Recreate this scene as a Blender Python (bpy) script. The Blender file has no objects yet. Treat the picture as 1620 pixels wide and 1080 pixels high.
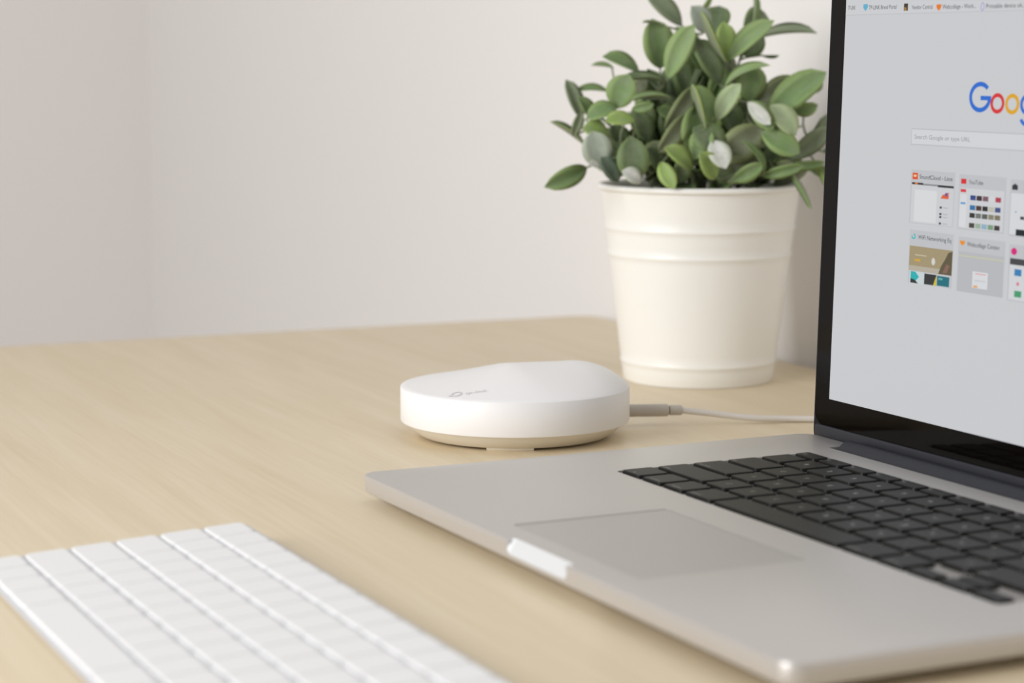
import bpy, bmesh, math, random
from mathutils import Matrix, Vector

random.seed(11)
scene = bpy.context.scene
MM = 0.001

# ---------------------------------------------------------------- camera
cam_data = bpy.data.cameras.new("camera")
cam = bpy.data.objects.new("camera", cam_data)
scene.collection.objects.link(cam)
cam_data.sensor_fit = 'HORIZONTAL'
cam_data.sensor_width = 36.0
cam_data.lens = 76.774
cam_data.clip_start = 0.02
cam_data.clip_end = 50
_r = Vector((0.44058, 0.89771, -0.00012))
_d = Vector((0.11621, -0.05717, -0.99158))
_f = Vector((-0.89016, 0.43686, -0.12951))
cam.matrix_world = Matrix(((_r.x, -_d.x, -_f.x, 0.92064), (_r.y, -_d.y, -_f.y, -0.37327),
                           (_r.z, -_d.z, -_f.z, 0.20343), (0, 0, 0, 1)))
cam_data.dof.use_dof = True
cam_data.dof.focus_distance = 1.085
cam_data.dof.aperture_fstop = 8.2
scene.camera = cam

# ---------------------------------------------------------------- world, daylight, exposure
world = bpy.data.worlds.new("world")
scene.world = world
world.use_nodes = True
wb = world.node_tree.nodes["Background"]
wb.inputs[0].default_value = (0.97, 0.985, 1.0, 1)
wb.inputs[1].default_value = 0.42

def area_light(name, loc, target, sx, sy, power, color):
    ld = bpy.data.lights.new(name, 'AREA')
    ld.shape = 'RECTANGLE'; ld.size = sx; ld.size_y = sy
    ld.energy = power; ld.color = color
    o = bpy.data.objects.new(name, ld)
    scene.collection.objects.link(o)
    o.location = loc
    dirv = Vector(target) - Vector(loc)
    o.rotation_euler = dirv.to_track_quat('-Z', 'Y').to_euler()
    return o
area_light("window_daylight", (0.22, -1.85, 0.75), (-0.4, 0.3, 0.05), 1.4, 1.2, 41, (0.99, 0.99, 1.0))

vs = scene.view_settings
vs.view_transform = 'Standard'
vs.look = 'None'
vs.exposure = 0.02
vs.gamma = 1.0
vs.use_curve_mapping = False

# ---------------------------------------------------------------- materials
def srgb(r, g, b):
    def c(v):
        v /= 255.0
        return v / 12.92 if v <= 0.04045 else ((v + 0.055) / 1.055) ** 2.4
    return (c(r), c(g), c(b), 1.0)

def pmat(name, rgb, rough=0.5, metal=0.0, spec=0.5, noise=0.04, nscale=60.0, bump=0.0, bscale=400.0):
    """Principled material whose colour varies slightly with object-space noise."""
    m = bpy.data.materials.new(name)
    m.use_nodes = True
    nt = m.node_tree
    b = nt.nodes["Principled BSDF"]
    col = srgb(*rgb)
    b.inputs["Roughness"].default_value = rough
    b.inputs["Metallic"].default_value = metal
    b.inputs["Specular IOR Level"].default_value = spec
    tc = nt.nodes.new("ShaderNodeTexCoord")
    nz = nt.nodes.new("ShaderNodeTexNoise")
    nz.inputs["Scale"].default_value = nscale
    nz.inputs["Detail"].default_value = 3
    nt.links.new(tc.outputs["Object"], nz.inputs["Vector"])
    mx = nt.nodes.new("ShaderNodeMix"); mx.data_type = 'RGBA'
    mx.inputs[6].default_value = tuple(c * (1 - noise) for c in col[:3]) + (1,)
    mx.inputs[7].default_value = tuple(min(1, c * (1 + noise)) for c in col[:3]) + (1,)
    nt.links.new(nz.outputs["Fac"], mx.inputs[0])
    nt.links.new(mx.outputs[2], b.inputs["Base Color"])
    if bump > 0:
        n2 = nt.nodes.new("ShaderNodeTexNoise")
        n2.inputs["Scale"].default_value = bscale
        nt.links.new(tc.outputs["Object"], n2.inputs["Vector"])
        bp = nt.nodes.new("ShaderNodeBump")
        bp.inputs["Strength"].default_value = bump
        bp.inputs["Distance"].default_value = 0.0004
        nt.links.new(n2.outputs["Fac"], bp.inputs["Height"])
        nt.links.new(bp.outputs["Normal"], b.inputs["Normal"])
    return m

def emat(name, rgb, strength=1.0):
    """Screen pixels: gives off light, black underneath."""
    m = bpy.data.materials.new(name)
    m.use_nodes = True
    b = m.node_tree.nodes["Principled BSDF"]
    b.inputs["Base Color"].default_value = (0.01, 0.01, 0.01, 1)
    b.inputs["Roughness"].default_value = 0.35
    b.inputs["Specular IOR Level"].default_value = 0.1
    b.inputs["Emission Color"].default_value = srgb(*rgb)
    b.inputs["Emission Strength"].default_value = strength
    return m

def wood_mat():
    m = bpy.data.materials.new("birch_wood")
    m.use_nodes = True
    nt = m.node_tree
    b = nt.nodes["Principled BSDF"]
    b.inputs["Roughness"].default_value = 0.42
    b.inputs["Specular IOR Level"].default_value = 0.35
    tc = nt.nodes.new("ShaderNodeTexCoord")
    mp = nt.nodes.new("ShaderNodeMapping")
    mp.inputs["Scale"].default_value = (1.6, 26.0, 26.0)
    nt.links.new(tc.outputs["Object"], mp.inputs["Vector"])
    n1 = nt.nodes.new("ShaderNodeTexNoise")
    n1.inputs["Scale"].default_value = 2.2; n1.inputs["Detail"].default_value = 6
    n1.inputs["Distortion"].default_value = 0.6
    nt.links.new(mp.outputs["Vector"], n1.inputs["Vector"])
    mp2 = nt.nodes.new("ShaderNodeMapping")
    mp2.inputs["Scale"].default_value = (7.0, 260.0, 260.0)
    nt.links.new(tc.outputs["Object"], mp2.inputs["Vector"])
    n2 = nt.nodes.new("ShaderNodeTexNoise")
    n2.inputs["Scale"].default_value = 1.5; n2.inputs["Detail"].default_value = 3
    nt.links.new(mp2.outputs["Vector"], n2.inputs["Vector"])
    add = nt.nodes.new("ShaderNodeMix"); add.data_type = 'FLOAT'
    add.inputs[0].default_value = 0.4
    nt.links.new(n1.outputs["Fac"], add.inputs[2])
    nt.links.new(n2.outputs["Fac"], add.inputs[3])
    cr = nt.nodes.new("ShaderNodeValToRGB")
    cr.color_ramp.elements[0].position = 0.30
    cr.color_ramp.elements[0].color = WOOD_DARK
    cr.color_ramp.elements[1].position = 0.70
    cr.color_ramp.elements[1].color = WOOD_LIGHT
    nt.links.new(add.outputs[0], cr.inputs["Fac"])
    nt.links.new(cr.outputs["Color"], b.inputs["Base Color"])
    return m
WOOD_DARK = srgb(222, 203, 169)
WOOD_LIGHT = srgb(235, 220, 191)

def leaf_mat(name, rgb, edge):
    m = pmat(name, rgb, rough=0.6, spec=0.3, noise=0.22, nscale=3.0)
    nt = m.node_tree
    b = nt.nodes["Principled BSDF"]
    src = b.inputs["Base Color"].links[0].from_socket
    # pale dusty bloom in fine speckles and soft patches
    tc = nt.nodes.new("ShaderNodeTexCoord")
    oi = nt.nodes.new("ShaderNodeObjectInfo")
    off = nt.nodes.new("ShaderNodeVectorMath"); off.operation = 'ADD'
    cmb = nt.nodes.new("ShaderNodeCombineXYZ")
    mul = nt.nodes.new("ShaderNodeMath"); mul.operation = 'MULTIPLY'; mul.inputs[1].default_value = 37.0
    nt.links.new(oi.outputs["Random"], mul.inputs[0]); nt.links.new(mul.outputs[0], cmb.inputs[0])
    nt.links.new(tc.outputs["Object"], off.inputs[0]); nt.links.new(cmb.outputs[0], off.inputs[1])
    nz = nt.nodes.new("ShaderNodeTexNoise"); nz.inputs["Scale"].default_value = 2.6; nz.inputs["Detail"].default_value = 8
    nz.inputs["Roughness"].default_value = 0.7
    nt.links.new(off.outputs[0], nz.inputs["Vector"])
    mr = nt.nodes.new("ShaderNodeMapRange")
    mr.inputs[1].default_value = 0.42; mr.inputs[2].default_value = 0.72; mr.inputs[3].default_value = 0.0; mr.inputs[4].default_value = 0.55
    nt.links.new(nz.outputs["Fac"], mr.inputs[0])
    dm = nt.nodes.new("ShaderNodeMix"); dm.data_type = 'RGBA'
    nt.links.new(mr.outputs[0], dm.inputs[0]); nt.links.new(src, dm.inputs[6])
    dm.inputs[7].default_value = srgb(142, 148, 126)
    src = dm.outputs[2]
    at = nt.nodes.new("ShaderNodeAttribute"); at.attribute_name = "margin"
    mx = nt.nodes.new("ShaderNodeMix"); mx.data_type = 'RGBA'
    nt.links.new(at.outputs["Fac"], mx.inputs[0])
    nt.links.new(src, mx.inputs[6])
    mx.inputs[7].default_value = srgb(*edge)
    nt.links.new(mx.outputs[2], b.inputs["Base Color"])
    return m

M = dict(
    wall=pmat("wall_paint", (233, 230, 227), rough=0.9, spec=0.1, noise=0.012, nscale=3, bump=0.1, bscale=300),
    wall_side=pmat("wall_paint_side", (233, 229, 226), rough=0.9, spec=0.1, noise=0.012, nscale=3, bump=0.1, bscale=300),
    floor=pmat("floor_vinyl", (168, 150, 128), rough=0.6, noise=0.06, nscale=5),
    wood=wood_mat(),
    steel=pmat("painted_steel", (225, 225, 222), rough=0.4),
    alu=pmat("aluminium", (203, 199, 195), rough=0.38, metal=0.55, noise=0.02, nscale=900),
    alu_notch_lit=pmat("aluminium_notch_lit", (218, 219, 220), rough=0.45, metal=0.15, noise=0.01),  # aluminium of the finger scoop, its bright reflection put into a paler colour
    trackpad=pmat("trackpad_glass", (193, 189, 186), rough=0.38, metal=0.6, noise=0.015, nscale=900),
    key_black=pmat("black_key_plastic", (19, 19, 16), rough=0.42, spec=0.2, noise=0.05),
    well=pmat("keyboard_well_metal", (170, 166, 162), rough=0.45, metal=0.7, noise=0.03),
    legend=pmat("legend_print", (165, 165, 160), rough=0.6),
    hinge=pmat("hinge_plastic_lip_shade", (46, 47, 52), rough=0.55, spec=0.3, noise=0.08, nscale=400),  # dark hinge plastic; also paints the shade on the lid's lip
    lidedge=pmat("lid_gasket", (22, 24, 32), rough=0.5, spec=0.2),
    bezel=pmat("black_bezel_glass", (9, 7, 6), rough=0.06, spec=0.14, noise=0.02),
    rubber=pmat("black_rubber", (28, 28, 28), rough=0.8),
    kb_key=pmat("white_key_plastic", (240, 239, 238), rough=0.5, noise=0.01),
    kb_tray=pmat("silver_tray", (208, 209, 212), rough=0.45, metal=0.15, noise=0.02),
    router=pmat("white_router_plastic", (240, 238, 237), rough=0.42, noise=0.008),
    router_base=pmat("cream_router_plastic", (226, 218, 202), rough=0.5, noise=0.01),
    logo=pmat("grey_logo_print", (212, 210, 210), rough=0.6),
    cable=pmat("grey_white_cable", (214, 208, 200), rough=0.5, noise=0.02),
    plug=pmat("grey_plug_plastic", (196, 188, 178), rough=0.5, noise=0.02),
    pot=pmat("cream_enamel", (240, 238, 232), rough=0.36, noise=0.012, nscale=20),
    soil=pmat("dark_soil", (40, 36, 28), rough=0.95, noise=0.5, nscale=300, bump=0.8, bscale=300),
    stem=pmat("sage_stem", (118, 128, 98), rough=0.7, noise=0.15, nscale=80),
    leaf_under=leaf_mat("leaf_underside", (134, 144, 118), (150, 160, 125)),
)
LEAF = {
    'g': leaf_mat("leaf_green", (110, 136, 86), (146, 168, 104)),
    'l': leaf_mat("leaf_light_green", (130, 154, 102), (154, 176, 112)),
    'y': leaf_mat("leaf_young_green", (140, 166, 90), (168, 190, 110)),
    's': leaf_mat("leaf_sage", (122, 134, 108), (146, 158, 122)),
    'd': leaf_mat("leaf_dark_green", (90, 106, 74), (120, 140, 88)),
    'o': leaf_mat("leaf_olive", (104, 110, 86), (138, 150, 98)),
    't': leaf_mat("leaf_teal", (92, 110, 96), (112, 130, 108)),
    'p': leaf_mat("leaf_pale_sage", (164, 174, 162), (178, 188, 168)),
    'q': leaf_mat("leaf_pale_green", (160, 176, 138), (174, 190, 140)),
    'w': leaf_mat("leaf_dusty_white", (206, 206, 202), (190, 198, 172)),
}

# ---------------------------------------------------------------- object helpers
COL = scene.collection

def finish(me, mats, smooth=True, angle=32):
    for m in (mats if isinstance(mats, (list, tuple)) else [mats]):
        me.materials.append(m)
    if smooth:
        me.polygons.foreach_set("use_smooth", [True] * len(me.polygons))
        me.set_sharp_from_angle(angle=math.radians(angle))
    me.update()
    return me

def mesh_from(name, verts, faces, mats, smooth=True, angle=32, scale=MM):
    me = bpy.data.meshes.new(name)
    me.from_pydata([(x * scale, y * scale, z * scale) for x, y, z in verts], [], faces)
    bm = bmesh.new(); bm.from_mesh(me)
    bmesh.ops.recalc_face_normals(bm, faces=bm.faces)
    bm.to_mesh(me); bm.free()
    return finish(me, mats, smooth, angle)

def place(name, me, mw=None, parent=None):
    """Link a mesh object at world matrix mw; as a part it is parented without moving."""
    o = bpy.data.objects.new(name, me)
    COL.objects.link(o)
    mw = mw if mw is not None else Matrix.Identity(4)
    if parent is not None:
        o.parent = parent
        o.matrix_parent_inverse = WM[parent.name].inverted()
    o.matrix_basis = mw
    WM[o.name] = mw
    return o
WM = {}

def thing(name, label, cat, loc, rotz=0.0, group=None):
    o = bpy.data.objects.new(name, None)
    COL.objects.link(o)
    o.empty_display_size = 0.02
    mw = Matrix.Translation(Vector(loc)) @ Matrix.Rotation(rotz, 4, 'Z')
    o.matrix_basis = mw
    WM[o.name] = mw
    return tag(o, label, cat, group)

def tag(o, label, cat=None, group=None, kind=None):
    o["label"] = label
    if cat: o["category"] = cat
    if group: o["group"] = group
    if kind: o["kind"] = kind
    return o

def T(x, y, z):
    return Matrix.Translation((x * MM, y * MM, z * MM))

def rring(w, d, r, seg, z, inset=0.0, cx=0.0, cy=0.0):
    """Rounded-rectangle ring of points centred on (cx, cy)."""
    w2, d2 = w / 2 - inset, d / 2 - inset
    r = max(0.05, r - inset * 0.6)
    r = min(r, w2, d2)
    pts = []
    for qx, qy, a0 in ((1, 1, 0), (-1, 1, 90), (-1, -1, 180), (1, -1, 270)):
        for i in range(seg + 1):
            a = math.radians(a0 + 90 * i / seg)
            pts.append((cx + qx * (w2 - r) + r * math.cos(a), cy + qy * (d2 - r) + r * math.sin(a), z))
    return pts

def stack(rings, cap0=True, cap1=True):
    n = len(rings[0])
    v = [p for rg in rings for p in rg]
    f = []
    for k in range(len(rings) - 1):
        for i in range(n):
            j = (i + 1) % n
            f.append((k * n + i, k * n + j, (k + 1) * n + j, (k + 1) * n + i))
    if cap0: f.append(tuple(range(n))[::-1])
    if cap1: f.append(tuple((len(rings) - 1) * n + i for i in range(n)))
    return v, f

def rslab(w, d, r, levels, seg=4, cx=0.0, cy=0.0):
    """levels: (z, inset) from bottom to top."""
    return stack([rring(w, d, r, seg, z, ins, cx, cy) for z, ins in levels])

def box(x0, y0, z0, x1, y1, z1):
    v = [(x0, y0, z0), (x1, y0, z0), (x1, y1, z0), (x0, y1, z0), (x0, y0, z1), (x1, y0, z1), (x1, y1, z1), (x0, y1, z1)]
    f = [(0, 3, 2, 1), (4, 5, 6, 7), (0, 1, 5, 4), (1, 2, 6, 5), (2, 3, 7, 6), (3, 0, 4, 7)]
    return v, f

def lathe(profile, seg=72, closed=False):
    rings = [[(r * math.cos(2 * math.pi * i / seg), r * math.sin(2 * math.pi * i / seg), z) for i in range(seg)] for r, z in profile]
    return stack(rings)

def smooth_path(pts, n=8):
    out = []
    P = [Vector(p) for p in pts]
    P = [P[0] * 2 - P[1]] + P + [P[-1] * 2 - P[-2]]
    for k in range(1, len(P) - 2):
        for i in range(n):
            t = i / n
            a, b, c, d = P[k - 1], P[k], P[k + 1], P[k + 2]
            out.append(0.5 * ((2 * b) + (c - a) * t + (2 * a - 5 * b + 4 * c - d) * t * t + (3 * b - a - 3 * c + d) * t ** 3))
    out.append(P[-2])
    return out

def tube(path, rad, seg=8):
    """rad: number or list of radii along the path; capped ends."""
    n = len(path)
    path = [Vector(p) for p in path]
    rings = []
    ref = Vector((0, 0, 1))
    for i, p in enumerate(path):
        t = (path[min(i + 1, n - 1)] - path[max(i - 1, 0)]).normalized()
        if abs(t.dot(ref)) > 0.95: ref = Vector((1, 0, 0)) if abs(t.x) < 0.9 else Vector((0, 1, 0))
        a = t.cross(ref).normalized(); b = t.cross(a)
        r = rad[i] if isinstance(rad, (list, tuple)) else rad
        rings.append([tuple(p + a * r * math.cos(2 * math.pi * k / seg) + b * r * math.sin(2 * math.pi * k / seg)) for k in range(seg)])
    return stack(rings)

def join(parts):
    V, F = [], []
    for v, f in parts:
        o = len(V)
        V += list(v); F += [tuple(i + o for i in q) for q in f]
    return V, F

def boolean_cut(me, cutters, name):
    """Difference of mesh me with a list of (verts, faces) cutters; returns a new mesh."""
    o = bpy.data.objects.new("tmp_body", me); COL.objects.link(o)
    tmp = []
    for k, (v, f) in enumerate(cutters):
        cm = mesh_from("tmp_cut", v, f, [], smooth=False)
        c = bpy.data.objects.new("tmp_cut", cm); COL.objects.link(c); tmp.append(c)
        md = o.modifiers.new("cut", 'BOOLEAN'); md.operation = 'DIFFERENCE'; md.object = c; md.solver = 'EXACT'
    dg = bpy.context.evaluated_depsgraph_get()
    res = bpy.data.meshes.new_from_object(o.evaluated_get(dg))
    res.name = name
    for c in tmp:
        cm = c.data; bpy.data.objects.remove(c); bpy.data.meshes.remove(cm)
    bpy.data.objects.remove(o); bpy.data.meshes.remove(me)
    return res

_text_cache = {}
def text_mesh(s, mat):
    """Flat mesh of a line of lettering, normalised: starts at x=0, baseline y=0; returns mesh copy data."""
    if s not in _text_cache:
        cu = bpy.data.curves.new("lettering", 'FONT')
        cu.body = s; cu.size = 1.0; cu.resolution_u = 3
        o = bpy.data.objects.new("tmp_text", cu); COL.objects.link(o)
        dg = bpy.context.evaluated_depsgraph_get()
        me = bpy.data.meshes.new_from_object(o.evaluated_get(dg))
        vs_ = [tuple(v.co) for v in me.vertices]; fs_ = [tuple(p.vertices) for p in me.polygons]
        bpy.data.objects.remove(o); bpy.data.curves.remove(cu); bpy.data.meshes.remove(me)
        x0 = min(v[0] for v in vs_); x1 = max(v[0] for v in vs_)
        _text_cache[s] = ([(x - x0, y, 0) for x, y, z in vs_], fs_, x1 - x0)
    return _text_cache[s]

def text_verts(s, x, y, width, cap):
    """Lettering scaled to a width and capital height (mm)."""
    v, f, w = text_mesh(s, None)
    return [(x + a * width / w, y + b * cap / 0.70, 0.0) for a, b, c in v], f

# ---------------------------------------------------------------- room
ROT = math.radians(-1.9)              # desk and walls stand slightly turned against the laptop
corner = Vector((-597.4, 441.9, 0))   # back left corner of the desk top
Droot = Matrix.Translation(corner * MM) @ Matrix.Rotation(ROT, 4, 'Z')   # local: x along the back edge, -y towards the sitter
FZ = -730.0
def structure(name, vf, mat, label):
    o = place(name, mesh_from(name, vf[0], vf[1], mat, smooth=False), Droot)
    return tag(o, label, kind="structure")
structure("wall_back", box(-1400, 14, FZ, 3200, 114, 1900), M['wall'], "plain white painted wall close behind the desk and potted plant")
structure("wall_left", box(-1500, -4200, FZ, -1400, 114, 1900), M['wall_side'], "shaded off-white wall in the far corner beyond the desk")
structure("floor", box(-1500, -4200, FZ - 40, 3200, 114, FZ), M['floor'], "plain floor underneath the desk, hidden below the desk top")

# ---------------------------------------------------------------- desk
desk = thing("desk", "pale birch wooden desk carrying the laptop, keyboard and plant", "desk", (0.2, 0.0, FZ * MM), ROT)
DW, DD = 1600.0, 800.0
v, f = rslab(DW, DD, 18, [(-24, 1.2), (-22.8, 0), (-1.2, 0), (-0.35, 0.35), (0, 1.2)], 6, DW / 2, -DD / 2)
place("desk_top", mesh_from("desk_top", v, f, M['wood']), Droot, desk)
for lx, ly in ((60, -60), (DW - 60, -60), (60, -DD + 60), (DW - 60, -DD + 60)):
    v, f = rslab(50, 50, 6, [(FZ, 1), (FZ + 1, 0), (-24.2, 0)], 3)
    place("leg", mesh_from("leg", v, f, M['steel']), Droot @ T(lx, ly, 0), desk)
for ly in (-60, -DD + 60):
    v, f = box(90, -12, -74, DW - 90, 12, -24.2)
    place("crossbar", mesh_from("crossbar", v, f, M['steel'], smooth=False), Droot @ T(0, ly, 0), desk)

# ---------------------------------------------------------------- laptop
LW, LD, ZT = 359.0, 247.0, 13.0
YH, ANG = 250.4, 0.0289
laptop = thing("laptop", "open silver laptop with black keys showing a search page", "laptop", (LW / 2 * MM, LD / 2 * MM, 0))
KX, KY, U, GAP = 50.3, 110.0, 19.05, 2.6
KW = 14.5 * U - GAP
WELL = 0.9

v, f = rslab(LW, LD, 8.5, [(2.4, 14), (2.7, 9), (3.6, 3.8), (4.6, 1.3), (5.3, 0.25), (6, 0), (12.2, 0), (12.8, 0.2), (13, 0.6)], 10, LW / 2, LD / 2)
body = mesh_from("laptop_base", v, f, [], smooth=False)
cut = []
cut.append(rslab(KW + 3.4, 5 * 19 + 9.2 + 3.6, 2.2, [(ZT - WELL, 0), (ZT, 0), (ZT + 4, 0)], 4, KX + KW / 2, KY + (5 * 19 + 9.2) / 2))
TPX0, TPX1, TPY0, TPY1 = 133.0, 238.0, 14.5, 86.0
cut.append(rslab(TPX1 - TPX0 + 1.0, TPY1 - TPY0 + 1.0, 1.2, [(ZT - 1.2, 0), (ZT + 4, 0)], 3, (TPX0 + TPX1) / 2, (TPY0 + TPY1) / 2))
cut.append(box(41, 231.5, 4.5, 318, 262, 30))
# scoop for the finger in the middle of the front edge: slanted, with round ends
rr = []
for yy, zc in ((-2.0, 4.3), (6.0, 16.3)):
    ring = []
    for cx_, a0 in ((181 - 22.6, 90), (181 + 22.6, -90)):
        for i in range(13):
            a = math.radians(a0 + 180 * i / 12)
            ring.append((cx_ + 3.0 * math.cos(a), yy, zc + 3.0 + 3.0 * math.sin(a)))
    rr.append(ring)
cut.append(stack(rr))
body = boolean_cut(body, cut, "laptop_base")
finish(body, [M['alu'], M['alu_notch_lit'], M['well']], True, 32)
for p in body.polygons:
    c = p.center / MM
    if c.y < 5.5 and 150 < c.x < 212 and (p.normal.z > 0.2 and p.normal.z < 0.95 or abs(p.normal.x) > 0.3) and c.z > 6.5:
        p.material_index = 1
    elif abs(c.z - (ZT - WELL)) < 0.05 and p.normal.z > 0.9 and c.y > 100:
        p.material_index = 2
place("base", body, None, laptop)
for fx, fy in ((22, 22), (LW - 22, 22), (22, LD - 22), (LW - 22, LD - 22)):
    v, f = lathe([(6.5, 0), (7.2, 0.6), (7.2, 2.9)], 24)
    place("foot", mesh_from("foot", v, f, M['rubber']), T(fx, fy, 0), laptop)
v, f = rslab(TPX1 - TPX0, TPY1 - TPY0, 1.0, [(ZT - 1.2, 0), (ZT - 0.35, 0), (ZT - 0.2, 0.15)], 3)
place("trackpad", mesh_from("trackpad", v, f, M['trackpad']), T((TPX0 + TPX1) / 2, (TPY0 + TPY1) / 2, 0), laptop)

_key_cache = {}
def key_mesh(w, d, h, mat, tag_, r=1.5, taper=0.55):
    k = (round(w, 2), round(d, 2), tag_)
    if k not in _key_cache:
        v, f = rslab(w, d, r, [(0, 0), (h * 0.72, taper * 0.45), (h * 0.93, taper * 0.7), (h, taper * 1.25)], 2)
        _key_cache[k] = mesh_from("key", v, f, mat, angle=12)
    return _key_cache[k]

ROWS = [
    [('fn', 1), ('control', 1), ('option', 1), ('command', 1.25), ('', 5), ('command', 1.25), ('option', 1)],
    [('shift', 2.25)] + [(c, 1) for c in "ZXCVBNM,./"] + [('shift', 2.25)],
    [('caps lock', 1.75)] + [(c, 1) for c in "ASDFGHJKL;'"] + [('return', 1.75)],
    [('tab', 1.5)] + [(c, 1) for c in "QWERTYUIOP[]"] + [('\\', 1)],
    [('`', 1)] + [(c, 1) for c in "1234567890-="] + [('delete', 1.5)],
    [('esc', 14.5 / 14)] + [('F%d' % i, 14.5 / 14) for i in range(1, 13)] + [('', 14.5 / 14)],
]
def layout(pitch_y, row_h, top_h, unit, gap):
    """(legend, cx, cy, w, d) for every key; origin at front left corner of the block."""
    out = []
    for i, row in enumerate(ROWS):
        x = 0.0
        h = top_h if i == 5 else row_h
        for leg, u in row:
            out.append((leg, x + (u * unit - gap) / 2, i * pitch_y + h / 2, u * unit - gap, h))
            x += u * unit
        if i == 0:      # arrow keys, half height
            hh = (row_h - 0.6) / 2
            w = unit - gap
            out.append(('', x + w / 2, hh / 2, w, hh))
            out.append(('', x + unit + w / 2, hh / 2, w, hh))
            out.append(('', x + unit + w / 2, row_h - hh / 2, w, hh))
            out.append(('', x + 2 * unit + w / 2, hh / 2, w, hh))
    return out

for leg, cx, cy, w, d in layout(19.0, 16.4, 9.0, U, GAP):
    mw = T(KX + cx, KY + cy, ZT - WELL)
    k = place("key", key_mesh(w, d, 1.75, M['key_black'], 'lap'), mw, laptop)
    if leg:
        if len(leg) == 1:
            cap, wd = 2.6, {'I': 0.8, '.': 0.6, ',': 0.7, ';': 0.7, "'": 0.6, '`': 0.9, '1': 1.2}.get(leg, 2.2)
            v, f = text_verts(leg, -wd / 2, -cap / 2 if d > 10 else -1, wd, cap)
        else:
            wd = min(w - 4, 1.15 * len(leg))
            v, f = text_verts(leg, -w / 2 + 1.9 if w > 17 else -wd / 2, -d / 2 + 2.0 if d > 10 else -0.8, wd, 1.5)
        place("legend", mesh_from("legend", v, f, M['legend'], smooth=False), mw @ T(0, 0, 1.77), k)

# hinge barrel and lid
v, f = tube([(43.5, 241, 9.2), (43.6, 241, 9.2), (44.2, 241, 9.2), (315, 241, 9.2), (315.6, 241, 9.2)], [5.0, 6.4, 6.9, 6.9, 6.2], 24)
place("hinge", mesh_from("hinge", v, f, M['hinge']), None, laptop)
SM = Matrix(((1, 0, 0, 0), (0, math.sin(ANG), -math.cos(ANG), YH * MM), (0, math.cos(ANG), math.sin(ANG), ZT * MM), (0, 0, 0, 1)))
# local to the lid: x along the width, y up the lid, z towards the sitter
LH = 240.0
v, f = rslab(LW, LH + 6, 8, [(-5.2, 3.0), (-4.8, 1.2), (-3.6, 0.2), (-2.4, 0), (-0.5, 0), (-0.1, 0.3)], 8, LW / 2, (LH - 6) / 2)
lid = place("lid", mesh_from("lid", v, f, M['alu']), SM, laptop)
v, f = rslab(LW - 0.4, LH + 5.6, 7.8, [(-0.4, 0), (0.25, 0), (0.4, 0.15)], 8, LW / 2, (LH - 6) / 2)
place("gasket", mesh_from("gasket", v, f, M['lidedge']), SM, lid)
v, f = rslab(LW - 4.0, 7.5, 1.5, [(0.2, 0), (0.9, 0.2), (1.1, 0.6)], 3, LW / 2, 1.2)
place("lid_lip_shade", mesh_from("lid_lip_shade", v, f, M['hinge']), SM, lid)  # aluminium lower lip of the lid, its shade painted in as dark colour
v, f = rslab(LW - 2.6, LH - 6.5, 6.5, [(0.2, 0), (0.55, 0), (0.6, 0.1)], 8, LW / 2, 5.1 + (LH - 6.5) / 2)
place("bezel_glass", mesh_from("bezel_glass", v, f, M['bezel'], angle=20), SM, lid)
S0, S1, U0, U1 = 13.4, 345.6, 18.9, 226.4
v, f = box(S0, U0, 0.55, S1, U1, 0.66)
_em = {}
def em(rgb):
    if rgb not in _em: _em[rgb] = emat("screen_pixels", rgb)
    return _em[rgb]
screen = place("screen", mesh_from("screen", v, f, em((197, 198, 201)), smooth=False), SM, laptop)
screen["label"] = "lit screen with a grey search page"

def srect(name, s0, u0, s1, u1, rgb, layer=1):
    z = 0.68 + 0.03 * layer
    place(name, mesh_from(name, [(s0, u0, z), (s1, u0, z), (s1, u1, z), (s0, u1, z)], [(0, 1, 2, 3)], em(rgb), smooth=False), SM, screen)
def stext(s, x, y, width, cap, rgb, layer=3):
    v, f = text_verts(s, x, y, width, cap)
    z = 0.68 + 0.03 * layer
    place("lettering", mesh_from("lettering", [(a, b, z) for a, b, c in v], f, em(rgb), smooth=False), SM, screen)
def sdisc(name, cx, cy, rx, ry, rgb, layer=3, n=20):
    z = 0.68 + 0.03 * layer
    v = [(cx + rx * math.cos(2 * math.pi * i / n), cy + ry * math.sin(2 * math.pi * i / n), z) for i in range(n)]
    place(name, mesh_from(name, v, [tuple(range(n))], em(rgb), smooth=False), SM, screen)
def spoly(name, pts, rgb, layer=3):
    z = 0.68 + 0.03 * layer
    place(name, mesh_from(name, [(a, b, z) for a, b in pts], [tuple(range(len(pts)))], em(rgb), smooth=False), SM, screen)
def arc_pts(cx, cy, rx, ry, a0, a1, n=28):
    return [(cx + rx * math.cos(math.radians(a0 + (a1 - a0) * i / n)), cy + ry * math.sin(math.radians(a0 + (a1 - a0) * i / n))) for i in range(n + 1)]
def band(cx, cy, rx, ry, t, a0, a1, n=32):
    """Quads of an elliptical stroke of thickness t."""
    o = arc_pts(cx, cy, rx, ry, a0, a1, n); i_ = arc_pts(cx, cy, rx - t, ry - t, a0, a1, n)
    v = o + i_; m = n + 1
    return v, [(k, k + 1, m + k + 1, m + k) for k in range(n)]
def letter(parts, rgb):
    z = 0.77
    V, F = join(parts)
    place("logo_letter", mesh_from("logo_letter", [(a, b, z) for a, b in V], F, em(rgb), smooth=False), SM, screen)
def quad(x0, y0, x1, y1):
    return [(x0, y0), (x1, y0), (x1, y1), (x0, y1)], [(0, 1, 2, 3)]

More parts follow.
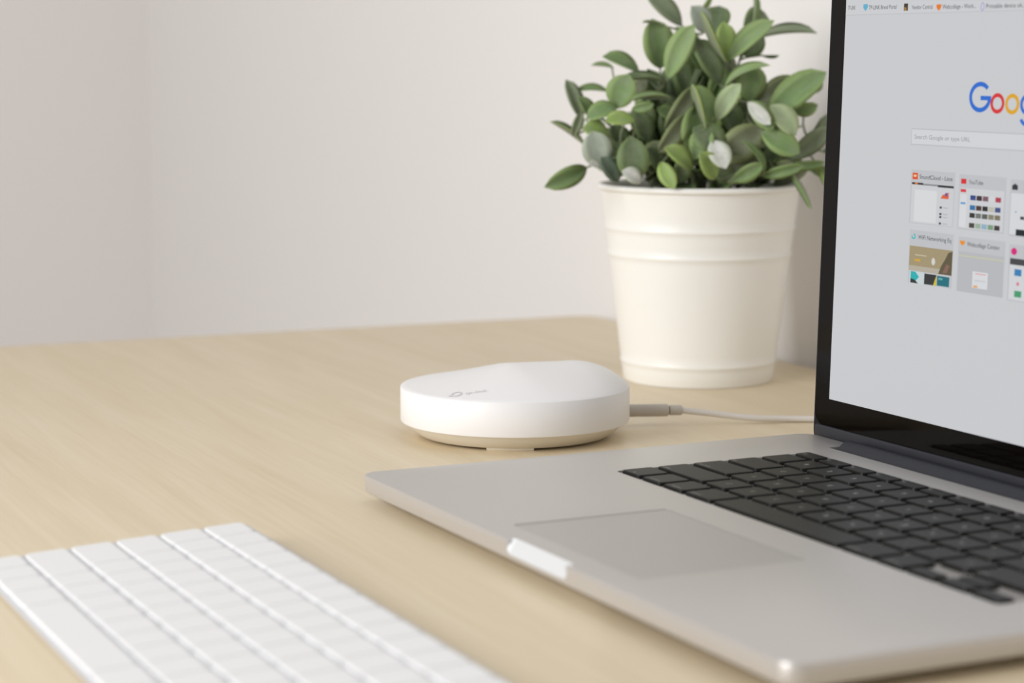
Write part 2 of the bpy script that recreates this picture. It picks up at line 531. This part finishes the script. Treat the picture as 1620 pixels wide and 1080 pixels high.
# browser: toolbar, bookmarks
srect("toolbar", S0, 210.6, S1, U1, (199, 200, 203), 1)
srect("divider", S0, 210.3, S1, 210.6, (182, 184, 188), 2)
GR = (58, 60, 64)
stext("TP-LINK", 15.4, 213.1, 6.2, 2.0, GR)
spoly("bookmark_icon", [(28.2, 215.6), (31.8, 215.6), (31.9, 213.8), (30.0, 212.2), (28.2, 213.8)], (96, 170, 200))
stext("TP-LINK Brand Portal", 32.8, 212.9, 22.6, 2.0, GR)
srect("bookmark_icon", 61.2, 211.8, 64.4, 215.2, (58, 52, 44), 3)
srect("bookmark_icon", 61.6, 211.8, 63.4, 213.4, (160, 122, 60), 4)
stext("Vendor Central", 67.4, 212.4, 16.0, 2.0, GR)
spoly("bookmark_icon", [(86.5, 214.3), (90.0, 214.3), (90.0, 212.8), (88.3, 211.2), (86.5, 212.8)], (224, 116, 30))
stext("Webcollage - Work...", 91.0, 212.1, 24.6, 2.0, GR)
v, f = band(120.3, 212.6, 1.3, 1.9, 0.4, 0, 360, 16)
letter([(v, f)], (150, 138, 205))
stext("Printable device ok...", 122.9, 211.8, 27.0, 2.0, GR)

# search logo
BL, RD, YL, GN = (38, 104, 200), (206, 48, 50), (214, 160, 26), (48, 150, 80)
letter([band(121.9, 172.1, 7.9, 6.9, 2.1, 42, 352, 40), quad(122.2, 170.7, 129.7, 172.7)], BL)
letter([band(134.3, 169.5, 4.9, 4.6, 1.8, 0, 360)], RD)
letter([band(144.6, 169.4, 4.9, 4.6, 1.8, 0, 360)], YL)
letter([band(154.9, 169.4, 4.9, 4.6, 1.8, 0, 360), quad(158.0, 164.0, 159.8, 173.8), band(154.9, 164.0, 4.9, 4.2, 1.8, 200, 360)], BL)
letter([quad(161.6, 164.9, 163.5, 179.4)], GN)
letter([band(169.6, 169.4, 4.9, 4.6, 1.8, 25, 325), quad(165.2, 168.6, 174.3, 170.2)], RD)

# search box
srect("search_box", 71.7, 148.9, 219.0, 156.6, (176, 178, 182), 1)
srect("search_field", 72.1, 149.3, 218.6, 156.2, (204, 206, 209), 2)
stext("Search Google or type URL", 74.4, 151.8, 41.8, 2.0, (140, 142, 146))

def tile(s, u):
    srect("tile", s, u - 25.2, s + 33.6, u, (186, 188, 192), 1)
tile(73.0, 137.2); tile(109.8, 136.8); tile(146.4, 136.2); tile(74.2, 108.8); tile(111.4, 108.3); tile(147.8, 107.5)
TX = (46, 48, 52)
# first tile: music page
srect("favicon", 74.3, 132.7, 78.4, 135.8, (214, 80, 36), 3)
sdisc("favicon", 76.3, 134.4, 1.2, 0.6, (236, 190, 150), 4)
stext("SoundCloud - Liste", 79.8, 133.2, 25.0, 2.0, TX)
srect("thumbnail", 74.0, 112.4, 106.0, 131.3, (198, 200, 203), 2)
srect("thumbnail", 74.0, 130.3, 82.8, 131.3, (58, 56, 58), 3)
srect("thumbnail", 76.4, 130.4, 78.6, 131.2, (214, 120, 60), 4)
srect("thumbnail", 82.8, 130.2, 94.0, 131.1, (140, 140, 142), 3)
srect("thumbnail", 94.0, 129.9, 106.0, 131.0, (52, 52, 54), 3)
srect("thumbnail", 76.6, 113.0, 93.6, 128.0, (210, 211, 213), 3)
spoly("thumbnail", [(96.6, 124.8), (102.6, 124.8), (102.6, 127.9), (99.8, 127.0), (98.0, 126.6)], (214, 96, 56), 4)
srect("thumbnail", 99.9, 126.0, 101.6, 127.6, (96, 84, 150), 5)
for uu in (120.6, 117.6, 116.2, 113.2):
    srect("thumbnail", 96.2, uu - 0.5, 97.8, uu + 0.5, (60, 60, 64), 4)
    srect("thumbnail", 98.8, uu - 0.2, 102.4, uu + 0.2, (170, 172, 176), 4)
# second tile: video page
srect("favicon", 111.2, 132.5, 115.0, 134.8, (206, 44, 48), 3)
stext("YouTube", 116.8, 132.6, 10.4, 2.0, TX)
srect("thumbnail", 110.8, 112.4, 142.4, 130.6, (200, 202, 205), 2)
srect("thumbnail", 111.0, 112.8, 115.8, 127.6, (210, 211, 214), 3)
srect("thumbnail", 111.2, 128.7, 115.2, 130.1, (206, 60, 66), 4)
srect("thumbnail", 111.6, 123.2, 115.2, 124.1, (92, 150, 200), 4)
cols = [[(50, 70, 130), (60, 40, 52), (120, 84, 96), (205, 206, 208), (170, 60, 80)],
        [(44, 110, 160), (74, 50, 44), (36, 40, 40), (186, 184, 168), (64, 78, 128)],
        [(48, 48, 46), (110, 112, 110), (84, 92, 84), (130, 126, 104), (120, 112, 92)],
        [(70, 66, 60), (150, 170, 150), (140, 170, 190), (120, 150, 120), (64, 50, 52)]]
for r_, uu in enumerate((127.6, 123.1, 119.6, 115.0)):
    for c_ in range(5):
        srect("thumbnail", 118.5 + c_ * 4.5, uu - 2.2, 122.4 + c_ * 4.5, uu, cols[r_][c_], 4)
# third tile
spoly("favicon", [(147.6, 131.7), (151.5, 131.7), (151.5, 133.6), (149.6, 134.5), (147.6, 133.6)], (44, 44, 48), 3)
srect("thumbnail", 147.2, 112.0, 179.0, 130.2, (208, 209, 212), 2)
srect("thumbnail", 151.6, 111.6, 176.0, 114.4, (24, 34, 36), 3)
sdisc("thumbnail", 151.0, 122.0, 0.5, 0.4, (96, 150, 200), 4)
srect("thumbnail", 154.2, 118.8, 157.0, 120.2, (60, 60, 62), 4)
# fourth tile: networking page with a beige banner
band4 = band(77.3, 105.8, 1.6, 1.4, 0.8, -200, 90, 20)
letter([band4], (70, 180, 184))
stext("WiFi Networking Eq", 80.8, 104.8, 25.2, 2.0, TX)
srect("thumbnail", 74.6, 89.6, 107.6, 101.3, (158, 144, 112), 2)
srect("thumbnail", 74.6, 89.6, 107.6, 92.0, (176, 168, 152), 3)
srect("thumbnail", 78.9, 94.3, 83.3, 95.3, (206, 160, 50), 4)
srect("thumbnail", 79.0, 97.0, 88.0, 97.5, (190, 180, 156), 4)
sdisc("thumbnail", 93.4, 95.1, 1.4, 1.7, (206, 204, 198), 4)
spoly("thumbnail", [(97.5, 89.7), (107.5, 89.7), (107.5, 100.9), (104.4, 100.0), (102.2, 96.8), (99.5, 93.6)], (92, 84, 62), 4)
spoly("thumbnail", [(100.5, 90.3), (104.0, 90.6), (106.0, 94.0), (103.4, 94.8)], (128, 98, 84), 5)
srect("thumbnail", 75.6, 83.7, 86.8, 89.3, (196, 206, 208), 3)
spoly("thumbnail", [(76.4, 85.8), (80.5, 85.0), (83.0, 87.0), (80.0, 89.2), (76.4, 89.2)], (40, 170, 172), 4)
spoly("thumbnail", [(76.4, 83.8), (82.4, 83.8), (79.5, 85.6), (76.4, 85.8)], (44, 44, 46), 4)
srect("thumbnail", 87.0, 84.0, 96.4, 89.0, (50, 50, 52), 3)
spoly("thumbnail", [(94.0, 84.0), (96.4, 84.0), (96.4, 89.0), (95.2, 86.6)], (200, 184, 54), 4)
srect("thumbnail", 96.8, 84.2, 106.0, 88.8, (24, 106, 118), 3)
srect("thumbnail", 97.8, 87.0, 101.0, 88.0, (104, 160, 164), 4)
# fifth tile
spoly("favicon", [(112.6, 106.5), (116.1, 106.5), (116.1, 105.3), (114.4, 104.2), (112.6, 105.3)], (224, 140, 40), 3)
stext("Webcollage Conten", 117.8, 104.3, 23.0, 2.0, TX)
srect("thumbnail", 112.0, 83.2, 144.6, 101.6, (178, 180, 184), 2)
srect("thumbnail", 112.0, 99.4, 144.6, 99.9, (196, 194, 160), 3)
srect("thumbnail", 122.8, 85.7, 133.8, 93.2, (210, 211, 214), 3)
srect("thumbnail", 124.8, 92.0, 132.4, 92.5, (214, 160, 164), 4)
srect("thumbnail", 124.4, 89.0, 132.4, 89.3, (176, 178, 182), 4)
srect("thumbnail", 123.8, 85.9, 126.8, 86.8, (222, 160, 80), 4)
# sixth tile
sdisc("favicon", 151.2, 104.5, 2.0, 1.6, (206, 34, 120), 3)
srect("thumbnail", 148.8, 83.0, 180.4, 101.4, (204, 206, 209), 2)
srect("thumbnail", 148.8, 98.6, 180.4, 101.4, (66, 66, 70), 3)
srect("thumbnail", 152.2, 93.8, 157.0, 96.8, (56, 122, 176), 4)
srect("thumbnail", 154.0, 89.6, 155.7, 91.0, (214, 110, 130), 4)
srect("thumbnail", 152.8, 84.4, 157.6, 87.2, (70, 150, 108), 4)

# ---------------------------------------------------------------- white desktop keyboard
KROT = math.radians(-0.85)
K0 = Matrix.Translation((0.0612, -0.1888, 0)) @ Matrix.Rotation(KROT, 4, 'Z')
kb = thing("keyboard", "flat white wireless keyboard lying in front of the laptop", "keyboard", (0.195, -0.135, 0), KROT)
TILT = math.atan(6.0 / 115.0)
KT = K0 @ T(0, 0, 2.6) @ Matrix.Rotation(TILT, 4, 'X')   # plane of the tray's top
bw, bd = 279.0, 114.6
bx0, by0 = -2.6, -2.2
tv, tf = rslab(bw, bd, 6, [(0, 0.6), (0.5, 0), (1.0, 0)], 6, bx0 + bw / 2, by0 + bd / 2)
rings = [rring(bw, bd, 6, 6, 0, ins, bx0 + bw / 2, by0 + bd / 2) for ins in (1.2, 0.3, 0, 0, 0.5)]
R2 = []
for k, rg in enumerate(rings):
    out = []
    for x, y, z in rg:
        zt = 2.6 + math.tan(TILT) * y
        zz = (0.9, 1.4, 2.0, zt - 0.4, zt)[k] if k > 2 else (0.9, 1.3, 1.9)[k] + 0.012 * (y + 3)
        out.append((x, y, min(zz, zt)))
    R2.append(out)
v, f = stack(R2)
place("tray", mesh_from("tray", v, f, M['kb_tray']), K0, kb)
for fy in (8, 104):
    v, f = rslab(240, 7, 3, [(0, 0.3), (0.4, 0), (1.2 if fy < 50 else 2.5, 0)], 4)
    place("foot", mesh_from("foot", v, f, M['kb_tray']), K0 @ T(137, fy, 0), kb)
for leg, cx, cy, w, d in layout(18.7, 16.3, 16.2, 19.0, 0.9):
    place("key", key_mesh(w, d, 1.25, M['kb_key'], 'desk', 1.5, 0.18), KT @ T(cx, cy, 0), kb)

# ---------------------------------------------------------------- mesh router
RC = Vector((-127.6, 143.0, 0))
RV = Vector((0.4406, 0.8977, 0)); TV = Vector((0.8977, -0.4406, 0))
RM = Matrix(((RV.x, -TV.x, 0, RC.x * MM), (RV.y, -TV.y, 0, RC.y * MM), (0, 0, 1, 0), (0, 0, 0, 1)))  # x: ridge direction, y: away
router = thing("wifi_router", "round white puck-shaped wireless router beside the laptop", "router", RC * MM)
RR, ZR, RH = 62.0, 27.2, 11.6
A0, A1 = Vector((-0.02, -0.02)), Vector((0.46, 0.12))
def router_top(x, y):
    """Height of the domed top over (x, y); a short ridge runs off centre, straight slope on one side, full on the other."""
    p = Vector((x / RR, y / RR))
    d = A1 - A0
    t = max(0.0, min(1.0, (p - A0).dot(d) / d.length_squared))
    a = A0 + d * t
    q = p - a
    L = q.length
    if L < 1e-6: return ZR + RH
    n = q / L
    bq = a.dot(n); c = a.length_squared - 1
    edge = -bq + math.sqrt(max(0, bq * bq - c))
    s = min(1.0, L / edge)
    e = 1.0 + 1.6 * max(0.0, min(1.0, 0.5 + 0.75 * n.x))
    return ZR + RH * (1 - s ** e)
NS, NRG = 96, 22
rings = []
for r_, z in ((RR - 1.2, 8.9), (RR - 0.2, 8.9), (RR, 9.2), (RR, 18), (RR, ZR - 0.35)):
    rings.append([(r_ * math.cos(2 * math.pi * i / NS), r_ * math.sin(2 * math.pi * i / NS), z) for i in range(NS)])
for k in range(NRG):
    r_ = (RR - 0.3) * (1 - k / NRG) + 0.02
    rg = []
    for i in range(NS):
        x, y = r_ * math.cos(2 * math.pi * i / NS), r_ * math.sin(2 * math.pi * i / NS)
        rg.append((x, y, router_top(x, y) if k else ZR))
    rings.append(rg)
v, f = stack(rings)
shell = place("shell", mesh_from("shell", v, f, M['router'], angle=40), RM, router)
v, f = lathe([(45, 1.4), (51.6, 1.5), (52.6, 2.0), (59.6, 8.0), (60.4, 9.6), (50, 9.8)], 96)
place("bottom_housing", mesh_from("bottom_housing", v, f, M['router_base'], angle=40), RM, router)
for a in (-93, 27, 147):
    ca, sa = math.cos(math.radians(a)), math.sin(math.radians(a))
    rg = []
    for z, g in ((0, 0.8), (0.8, 0.0), (2.4, -0.6)):
        pts = []
        for i in range(9):
            b = math.radians(a - 14 + 28 * i / 8 * 1.0)
            pts.append(((51.2 - g) * math.cos(b), (51.2 - g) * math.sin(b), z))
        for i in range(9):
            b = math.radians(a + 14 - 28 * i / 8)
            pts.append(((44 + g) * math.cos(b), (44 + g) * math.sin(b), z))
        rg.append(pts)
    v, f = stack(rg)
    place("foot", mesh_from("foot", v, f, M['router_base']), RM, router)
# printed mark and lettering on the front of the top
def drape(vf, name):
    v, f = vf
    place(name, mesh_from(name, [(p[0], p[1], router_top(p[0], p[1]) + 0.18) for p in v], f, M['logo'], smooth=False), RM, shell)
b1 = band(-30.5, -44.6, 3.0, 3.6, 1.1, -90, 180, 24)
b2 = ([(-34.6, -46.6), (-30.5, -48.2), (-30.5, -47.1), (-34.6, -45.4)], [(0, 1, 2, 3)])
drape(join([b1, b2]), "logo_mark")
tv_, tf_ = text_verts("tp-link", -26.0, -47.2, 11.5, 3.6)
drape((tv_, tf_), "logo_lettering")

# ---------------------------------------------------------------- cable of the router
cable = thing("power_cable", "grey-white cable plugged into the back of the round router", "cable", (-0.105, 0.25, 0))
P0, P1, P2 = Vector((-127.5, 203.5, 8.6)), Vector((-118.3, 233.4, 8.2)), Vector((-116.2, 241.0, 8.0))
def capsule(a, b, r, e=1.0):
    d = (b - a).normalized()
    return tube([a, a + d * 0.3, a + d * 1.0, b - d * 1.0, b - d * 0.3, b], [r * 0.8, r * 0.94, r, r, r * 0.94, r * 0.8], 20)
v, f = capsule(P0, P1, 3.5)
place("plug", mesh_from("plug", v, f, M['plug']), None, cable)
v, f = capsule(P1 + (P2 - P1) * 0.06, P2, 2.9)
place("strain_relief", mesh_from("strain_relief", v, f, M['plug']), None, cable)
path = smooth_path([P2 - Vector((0, 1, 0)), (-109, 255, 6.2), (-100, 278, 3.2), (-92, 305, 1.9), (-70, 340, 1.9), (-20, 372, 1.9), (60, 392, 1.9), (140, 404, 1.9),
                    (190, 412, 3.4), (198, 420, 3.0), (203, 422.5, -20), (205, 421.5, -120), (205, 424, -400), (206, 424, -700)], 10)
v, f = tube(path[:-28] if False else path, 1.75, 10)
place("cord", mesh_from("cord", v, f, M['cable']), None, cable)

# ---------------------------------------------------------------- potted plant
PC = Vector((-263.3, 339.7, 0))
PM = Matrix(((RV.x, TV.x, 0, PC.x * MM), (RV.y, TV.y, 0, PC.y * MM), (0, 0, 1, 0), (0, 0, 0, 1)))   # mirrored frame: x along the wall, y to the sitter's side
plant = thing("potted_plant", "leafy sage-green plant in a cream ribbed pot by the wall", "plant", PC * MM)
PH, RB, RT = 124.0, 47.4, 62.8
def pr(z):
    return RB + (RT - RB) * z / PH
prof = [(RB - 3.0, 0.8), (RB - 2.2, 0.0), (RB - 0.6, 0.2), (RB, 1.6)]
def bead(z, h=1.7, dr=0.6):
    for k in range(7):
        t = -1 + 2 * k / 6
        prof.append((pr(z + h * t) + dr * math.cos(t * math.pi / 2), z + h * t))
prof.append((pr(9), 9)); bead(12.8)
prof.append((pr(20), 20)); prof.append((pr(50), 50)); prof.append((pr(76), 76)); bead(80.5)
prof.append((pr(86), 86)); prof.append((pr(93), 93)); bead(97.0)
prof.append((pr(104), 104)); prof.append((pr(119.0), 119.0))
for k in range(9):      # rolled rim
    a = math.radians(-100 + 230 * k / 8)
    prof.append((RT + 0.1 + 2.0 * math.cos(a), PH - 1.6 + 2.0 * math.sin(a)))
prof += [(RT - 2.2, PH - 2.4), (RT - 3.4, PH - 10), (RT - 5.2, 106)]
v, f = lathe(prof, 96)
PMp = Matrix.Translation(PC * MM)
place("pot", mesh_from("pot", v, f, M['pot'], angle=45), PMp, plant)
sv, sf = [], []
v, f = lathe([(RT - 5.6, 106.6), (48, 110), (30, 113), (12, 114.5), (1, 115)], 32)
place("soil", mesh_from("soil", v, f, M['soil']), PMp, plant)

def pl(r, t, z):            # plant frame (along wall, towards sitter, up) -> world, mm
    return PC + RV * r + TV * t + Vector((0, 0, z))

_leaf_cache = {}
def leaf_mesh(bend, kind):
    k = (round(bend * 10) / 10, kind)
    if k in _leaf_cache: return _leaf_cache[k]
    n = 9
    V, F, edge = [], [], []
    for side in (1, -1):
        for i in range(n + 1):
            t = i / n
            w = 0.5 * (max(0.0, t - 0.02) ** 0.8) * (max(0.0, 1 - t) ** 0.6) / 0.45 + 0.035 * (1 - t)
            if i == n: w = 0.012
            zb = -1.5 * k[0] * (t * t) + k[0] * 0.5 * t
            for j in (-2, -1, 0, 1, 2):
                y = w * j / 2
                z = zb + 0.28 * abs(y) - 0.05 * (j == 0) * math.sin(math.pi * t) * 0.3 + (0.006 if side > 0 else -0.006)
                V.append((t, y, z)); edge.append((0.0, 0.12, 0.9)[abs(j)])
    m = 5 * (n + 1)
    for i in range(n):
        for j in range(4):
            a, b = i * 5 + j, (i + 1) * 5 + j
            F.append((a, b, b + 1, a + 1))
            F.append((m + a, m + a + 1, m + b + 1, m + b))
        F.append((i * 5, m + i * 5, m + (i + 1) * 5, (i + 1) * 5))
        F.append((i * 5 + 4, (i + 1) * 5 + 4, m + (i + 1) * 5 + 4, m + i * 5 + 4))
    me = bpy.data.meshes.new("leaf")
    me.from_pydata(V, [], F)
    me.materials.append(LEAF[kind]); me.materials.append(M['leaf_under'])
    me.polygons.foreach_set("use_smooth", [True] * len(me.polygons))
    for p in me.polygons:
        if all(i >= m for i in p.vertices): p.material_index = 1
    at = me.attributes.new("margin", 'FLOAT', 'POINT')
    at.data.foreach_set("value", edge)
    bm = bmesh.new(); bm.from_mesh(me); bmesh.ops.recalc_face_normals(bm, faces=bm.faces); bm.to_mesh(me); bm.free()
    _leaf_cache[k] = me
    return me

def leaf_matrix(b, t, width, roll, face):
    ax = (t - b); L = ax.length; x = ax / L
    z = (face - x * face.dot(x)).normalized()
    y = z.cross(x)
    R_ = Matrix(((x.x, y.x, z.x), (x.y, y.y, z.y), (x.z, y.z, z.z)))
    R_ = Matrix.Rotation(math.radians(roll), 3, x) @ R_
    w = R_ @ Matrix.Diagonal((L, width, L))
    return Matrix.Translation(b * MM) @ (w * MM).to_4x4()

# leaves seen at the front: base and tip in the plant frame (mm), width, twist, bend, kind
FRONT = [
(-13,5,222,-34,12,242,12,15,0.12,"s"),(2,12,218,-6,22,233,12,10,0.20,"p"),(8,0,216,11,-6,236,15,-10,0.25,"d"),(-2,-5,231,9,-10,243,5,65,0.20,"y"),
(-27,22,196,-31,34,224,18,12,0.22,"g"),(-27,30,222,-39,36,225,4,70,0.10,"g"),(-23,34,190,-10,44,222,14,-15,0.12,"l"),(-3,20,196,-15,28,221,13,15,0.20,"g"),
(11,40,200,-11,50,226,7,60,-0.15,"y"),(8,36,186,-5,44,214,15,20,0.15,"d"),(13,22,200,12,30,223,12,10,0.25,"y"),(14,34,201,36,46,226,12,-20,0.20,"l"),
(31,5,222,34,0,244,6,60,0.10,"g"),(26,2,219,42,-8,232,14,10,0.20,"d"),(34,10,214,66,25,223,8,-40,0.15,"s"),(24,18,204,35,26,215,12,10,0.20,"d"),
(36,10,204,47,14,204,3,80,0.00,"g"),(11,44,185,31,54,203,9,-50,0.30,"l"),(27,36,176,26,44,198,17,15,0.20,"g"),(5,52,165,17,62,187,11,-20,0.10,"p2"),
(-2,58,160,-14,66,186,6,62,-0.10,"y"),(3,50,163,-9,56,186,14,30,0.10,"g"),(-75,10,164,-84,14,189,9,15,0.10,"s"),(-58,8,181,-78,12,185,7,40,0.15,"g"),
(-55,5,196,-69,0,199,6,50,0.10,"g"),(-55,40,172,-50,48,191,16,-10,0.30,"g"),(-40,22,193,-60,30,206,12,35,0.15,"g"),(-25,34,188,-52,42,193,8,50,0.15,"d"),
(-67,34,162,-77,42,179,9,30,0.10,"g"),(-55,44,172,-71,54,171,11,20,0.35,"g"),(-73,12,148,-93,20,165,5,55,0.10,"g"),(-81,30,155,-76,36,169,6,20,0.10,"s"),
(-64,50,136,-70,58,158,16,-5,0.10,"p"),(-60,44,156,-73,52,162,12,20,0.30,"y"),(-73,40,136,-95,60,126,11,-25,0.25,"g"),(-45,56,165,-61,66,167,9,15,0.25,"y"),
(-46,52,172,-34,58,174,6,40,0.20,"g"),(-22,48,178,-47,54,181,6,50,0.25,"g"),(-44,56,129,-47,66,152,17,-5,0.40,"d"),(-41,62,128,-50,68,136,9,15,0.30,"w"),
(-54,52,128,-64,60,143,10,10,0.10,"t"),(-64,58,137,-72,64,140,5,20,0.10,"w"),(-29,58,140,-22,68,126,9,15,0.15,"y"),(-10,58,136,-24,70,150,11,20,0.15,"y"),
(4,60,130,-5,72,146,12,15,0.10,"y"),(2,60,153,9,72,139,12,0,0.15,"w"),(8,56,146,-5,64,161,17,10,0.40,"d"),(7,50,141,31,60,160,18,15,0.20,"o"),
(6,50,130,31,58,141,15,10,0.20,"o"),(33,56,132,28,66,153,6,50,0.35,"g"),(23,60,176,36,68,163,8,20,0.05,"w"),(25,57,177,38,64,160,10,20,0.05,"g"),
(37,56,174,52,66,160,13,-10,0.30,"p2"),(38,40,166,67,54,195,17,-12,0.20,"g"),(32,34,176,55,40,189,14,15,0.15,"o"),(52,44,170,66,50,173,8,40,0.15,"g"),
(32,56,158,53,66,147,13,10,0.15,"g"),(58,34,146,71,40,165,6,50,0.10,"s"),(51,38,141,75,44,160,11,20,0.10,"s"),(32,54,132,56,62,137,7,30,0.15,"g"),
(47,44,138,71,50,138,6,40,0.15,"g"),(45,52,138,69,60,118,3,60,-0.40,"g"),(67,40,139,77,44,126,4,60,-0.30,"y"),(-8,48,143,-5,56,173,21,25,0.20,"g"),
(-26,50,159,-8,58,181,12,30,0.35,"o"),(-30,54,146,-13,62,165,11,30,0.35,"o"),(-8,55,142,-1,60,160,13,-15,0.20,"g"),(-15,30,155,-21,36,176,13,10,0.20,"d"),
(19,34,155,12,40,176,13,10,0.20,"d"),(-41,34,155,-37,40,176,14,10,0.20,"d"),(-28,15,172,-33,20,195,13,10,0.20,"d"),(3,10,180,5,16,201,15,10,0.20,"d"),
(-8,12,176,-15,20,201,13,10,0.20,"d"),(45,30,155,43,36,174,13,10,0.20,"d"),(15,56,129,31,66,138,9,30,0.20,"g"),(-17,52,127,-15,60,141,10,10,0.20,"d"),
(64,10,180,75,5,191,9,20,0.20,"d"),(69,10,154,85,8,168,9,20,0.20,"s"),(76,5,144,94,0,150,8,30,0.20,"g"),(66,20,134,87,25,131,7,30,0.20,"g"),
(-48,30,145,-56,38,161,12,10,0.20,"d"),(-56,20,147,-62,26,159,10,0,0.20,"o"),(-35,36,151,-41,42,169,12,15,0.25,"d"),(-26,46,134,-34,54,148,11,20,0.20,"d"),
(-37,42,137,-30,48,152,10,-15,0.20,"o"),(-51,34,137,-57,40,151,11,0,0.20,"d"),(-18,34,165,-28,40,172,10,30,0.20,"g"),(-44,22,180,-37,28,189,10,-10,0.20,"o"),
(-60,24,141,-74,28,145,9,10,0.20,"s"),(12,52,127,7,60,138,10,10,0.30,"d"),(41,46,130,50,52,140,9,-10,0.20,"o"),(24,44,134,27,50,146,10,5,0.20,"d")
]
leaves = []
for r0, t0, z0, r1, t1, z1, w, roll, bend, kind in FRONT:
    leaves.append((pl(r0, t0, z0), pl(r1, t1, z1), w, roll, bend, 'q' if kind == 'p2' else kind, (TV * 1.0 + Vector((0, 0, 0.35))).normalized()))
rnd = random.Random(5)
tries = 0
while len(leaves) < len(FRONT) + 200 and tries < 4000:
    tries += 1
    th = rnd.uniform(0, 2 * math.pi); ph = math.acos(rnd.uniform(-0.05, 1.0))
    dirv = Vector((math.sin(ph) * math.cos(th), math.sin(ph) * math.sin(th), math.cos(ph)))
    e0 = rnd.uniform(0.3, 0.62)
    Rx, Ry, Rz = 80, 60, 104
    b = Vector((Rx * dirv.x * e0, Ry * dirv.y * e0, 122 + Rz * dirv.z * e0))
    dd = Vector((dirv.x, dirv.y, dirv.z * 0.8 + 0.25)) + Vector((rnd.uniform(-.5, .5), rnd.uniform(-.5, .5), rnd.uniform(-.5, .5)))
    ln = rnd.uniform(23, 34)
    t = b + dd.normalized() * ln
    ee = Vector((t.x / Rx, t.y / Ry, (t.z - 122) / Rz)).length
    low = tries % 5 == 0
    if low:             # leaves spreading low over the rim
        a_ = rnd.uniform(0, 2 * math.pi); q_ = rnd.uniform(28, 50)
        b = Vector((q_ * math.cos(a_), q_ * math.sin(a_) * 0.9, rnd.uniform(117, 138)))
        t = b + Vector((math.cos(a_ + rnd.uniform(-.9, .9)), math.sin(a_ + rnd.uniform(-.9, .9)), rnd.uniform(0.0, 0.9))).normalized() * ln * 0.85
        ee = 0.5
        dirv = Vector((math.cos(a_), math.sin(a_), 0.4)).normalized()
    if ee > 0.86 or t.z < 118 or b.z < 112: continue
    if t.z < 136 and math.hypot(t.x, t.y) > 50: continue
    if b.z < 128 and math.hypot(b.x, b.y) > 48: continue
    if t.y < -62: continue
    kind = rnd.choices("gdsloy", (30, 34, 12, 8, 14, 6))[0]
    W0, W1 = pl(b.x, b.y, b.z), pl(t.x, t.y, t.z)
    fc = (RV * dirv.x + TV * dirv.y).normalized() * 0.6 + Vector((0, 0, 0.8))
    leaves.append((W0, W1, rnd.uniform(11, 16), rnd.uniform(-40, 40), rnd.choice((0.1, 0.2, 0.3)), kind, fc.normalized()))

# stems: group the leaf bases, one branching stem for each group
NST = 26
cent = [Vector(leaves[int(i * len(leaves) / NST)][0]) for i in range(NST)]
for _ in range(8):
    grp = [[] for _ in cent]
    for L_ in leaves:
        k = min(range(NST), key=lambda q: (cent[q] - L_[0]).length_squared)
        grp[k].append(L_)
    cent = [sum((L_[0] for L_ in g), Vector()) / len(g) if g else c for g, c in zip(grp, cent)]
for c, g in zip(cent, grp):
    if not g: continue
    rel = c - PC
    foot = PC + Vector((rel.x * 0.42, rel.y * 0.42, 0)); foot.z = 111
    mid = (foot + c) / 2 + Vector((-rel.x * 0.06, -rel.y * 0.06, 6))
    path = smooth_path([foot, mid, c], 6)
    parts = [tube(path, [1.5 - 0.7 * i / (len(path) - 1) for i in range(len(path))], 6)]
    for L_ in g:
        b = L_[0]; ax = (L_[1] - b).normalized()
        j = min(range(len(path)), key=lambda q: (path[q] - b).length + 0.4 * abs(path[q].z - (b.z - 10)))
        a = path[j]
        if (a - b).length > 1.0:
            parts.append(tube(smooth_path([a, (a + b) / 2 - ax * (b - a).length * 0.15 , b + ax * 1.2], 3), [0.85, 0.8, 0.75, 0.7, 0.65, 0.6, 0.6], 5))
    v, f = join(parts)
    st = place("stem", mesh_from("stem", v, f, M['stem'], angle=60), None, plant)
    for b, t, w, roll, bend, kind, face in g:
        place("leaf", leaf_mesh(bend, kind), leaf_matrix(b, t, w * 1.36, roll, face), st)
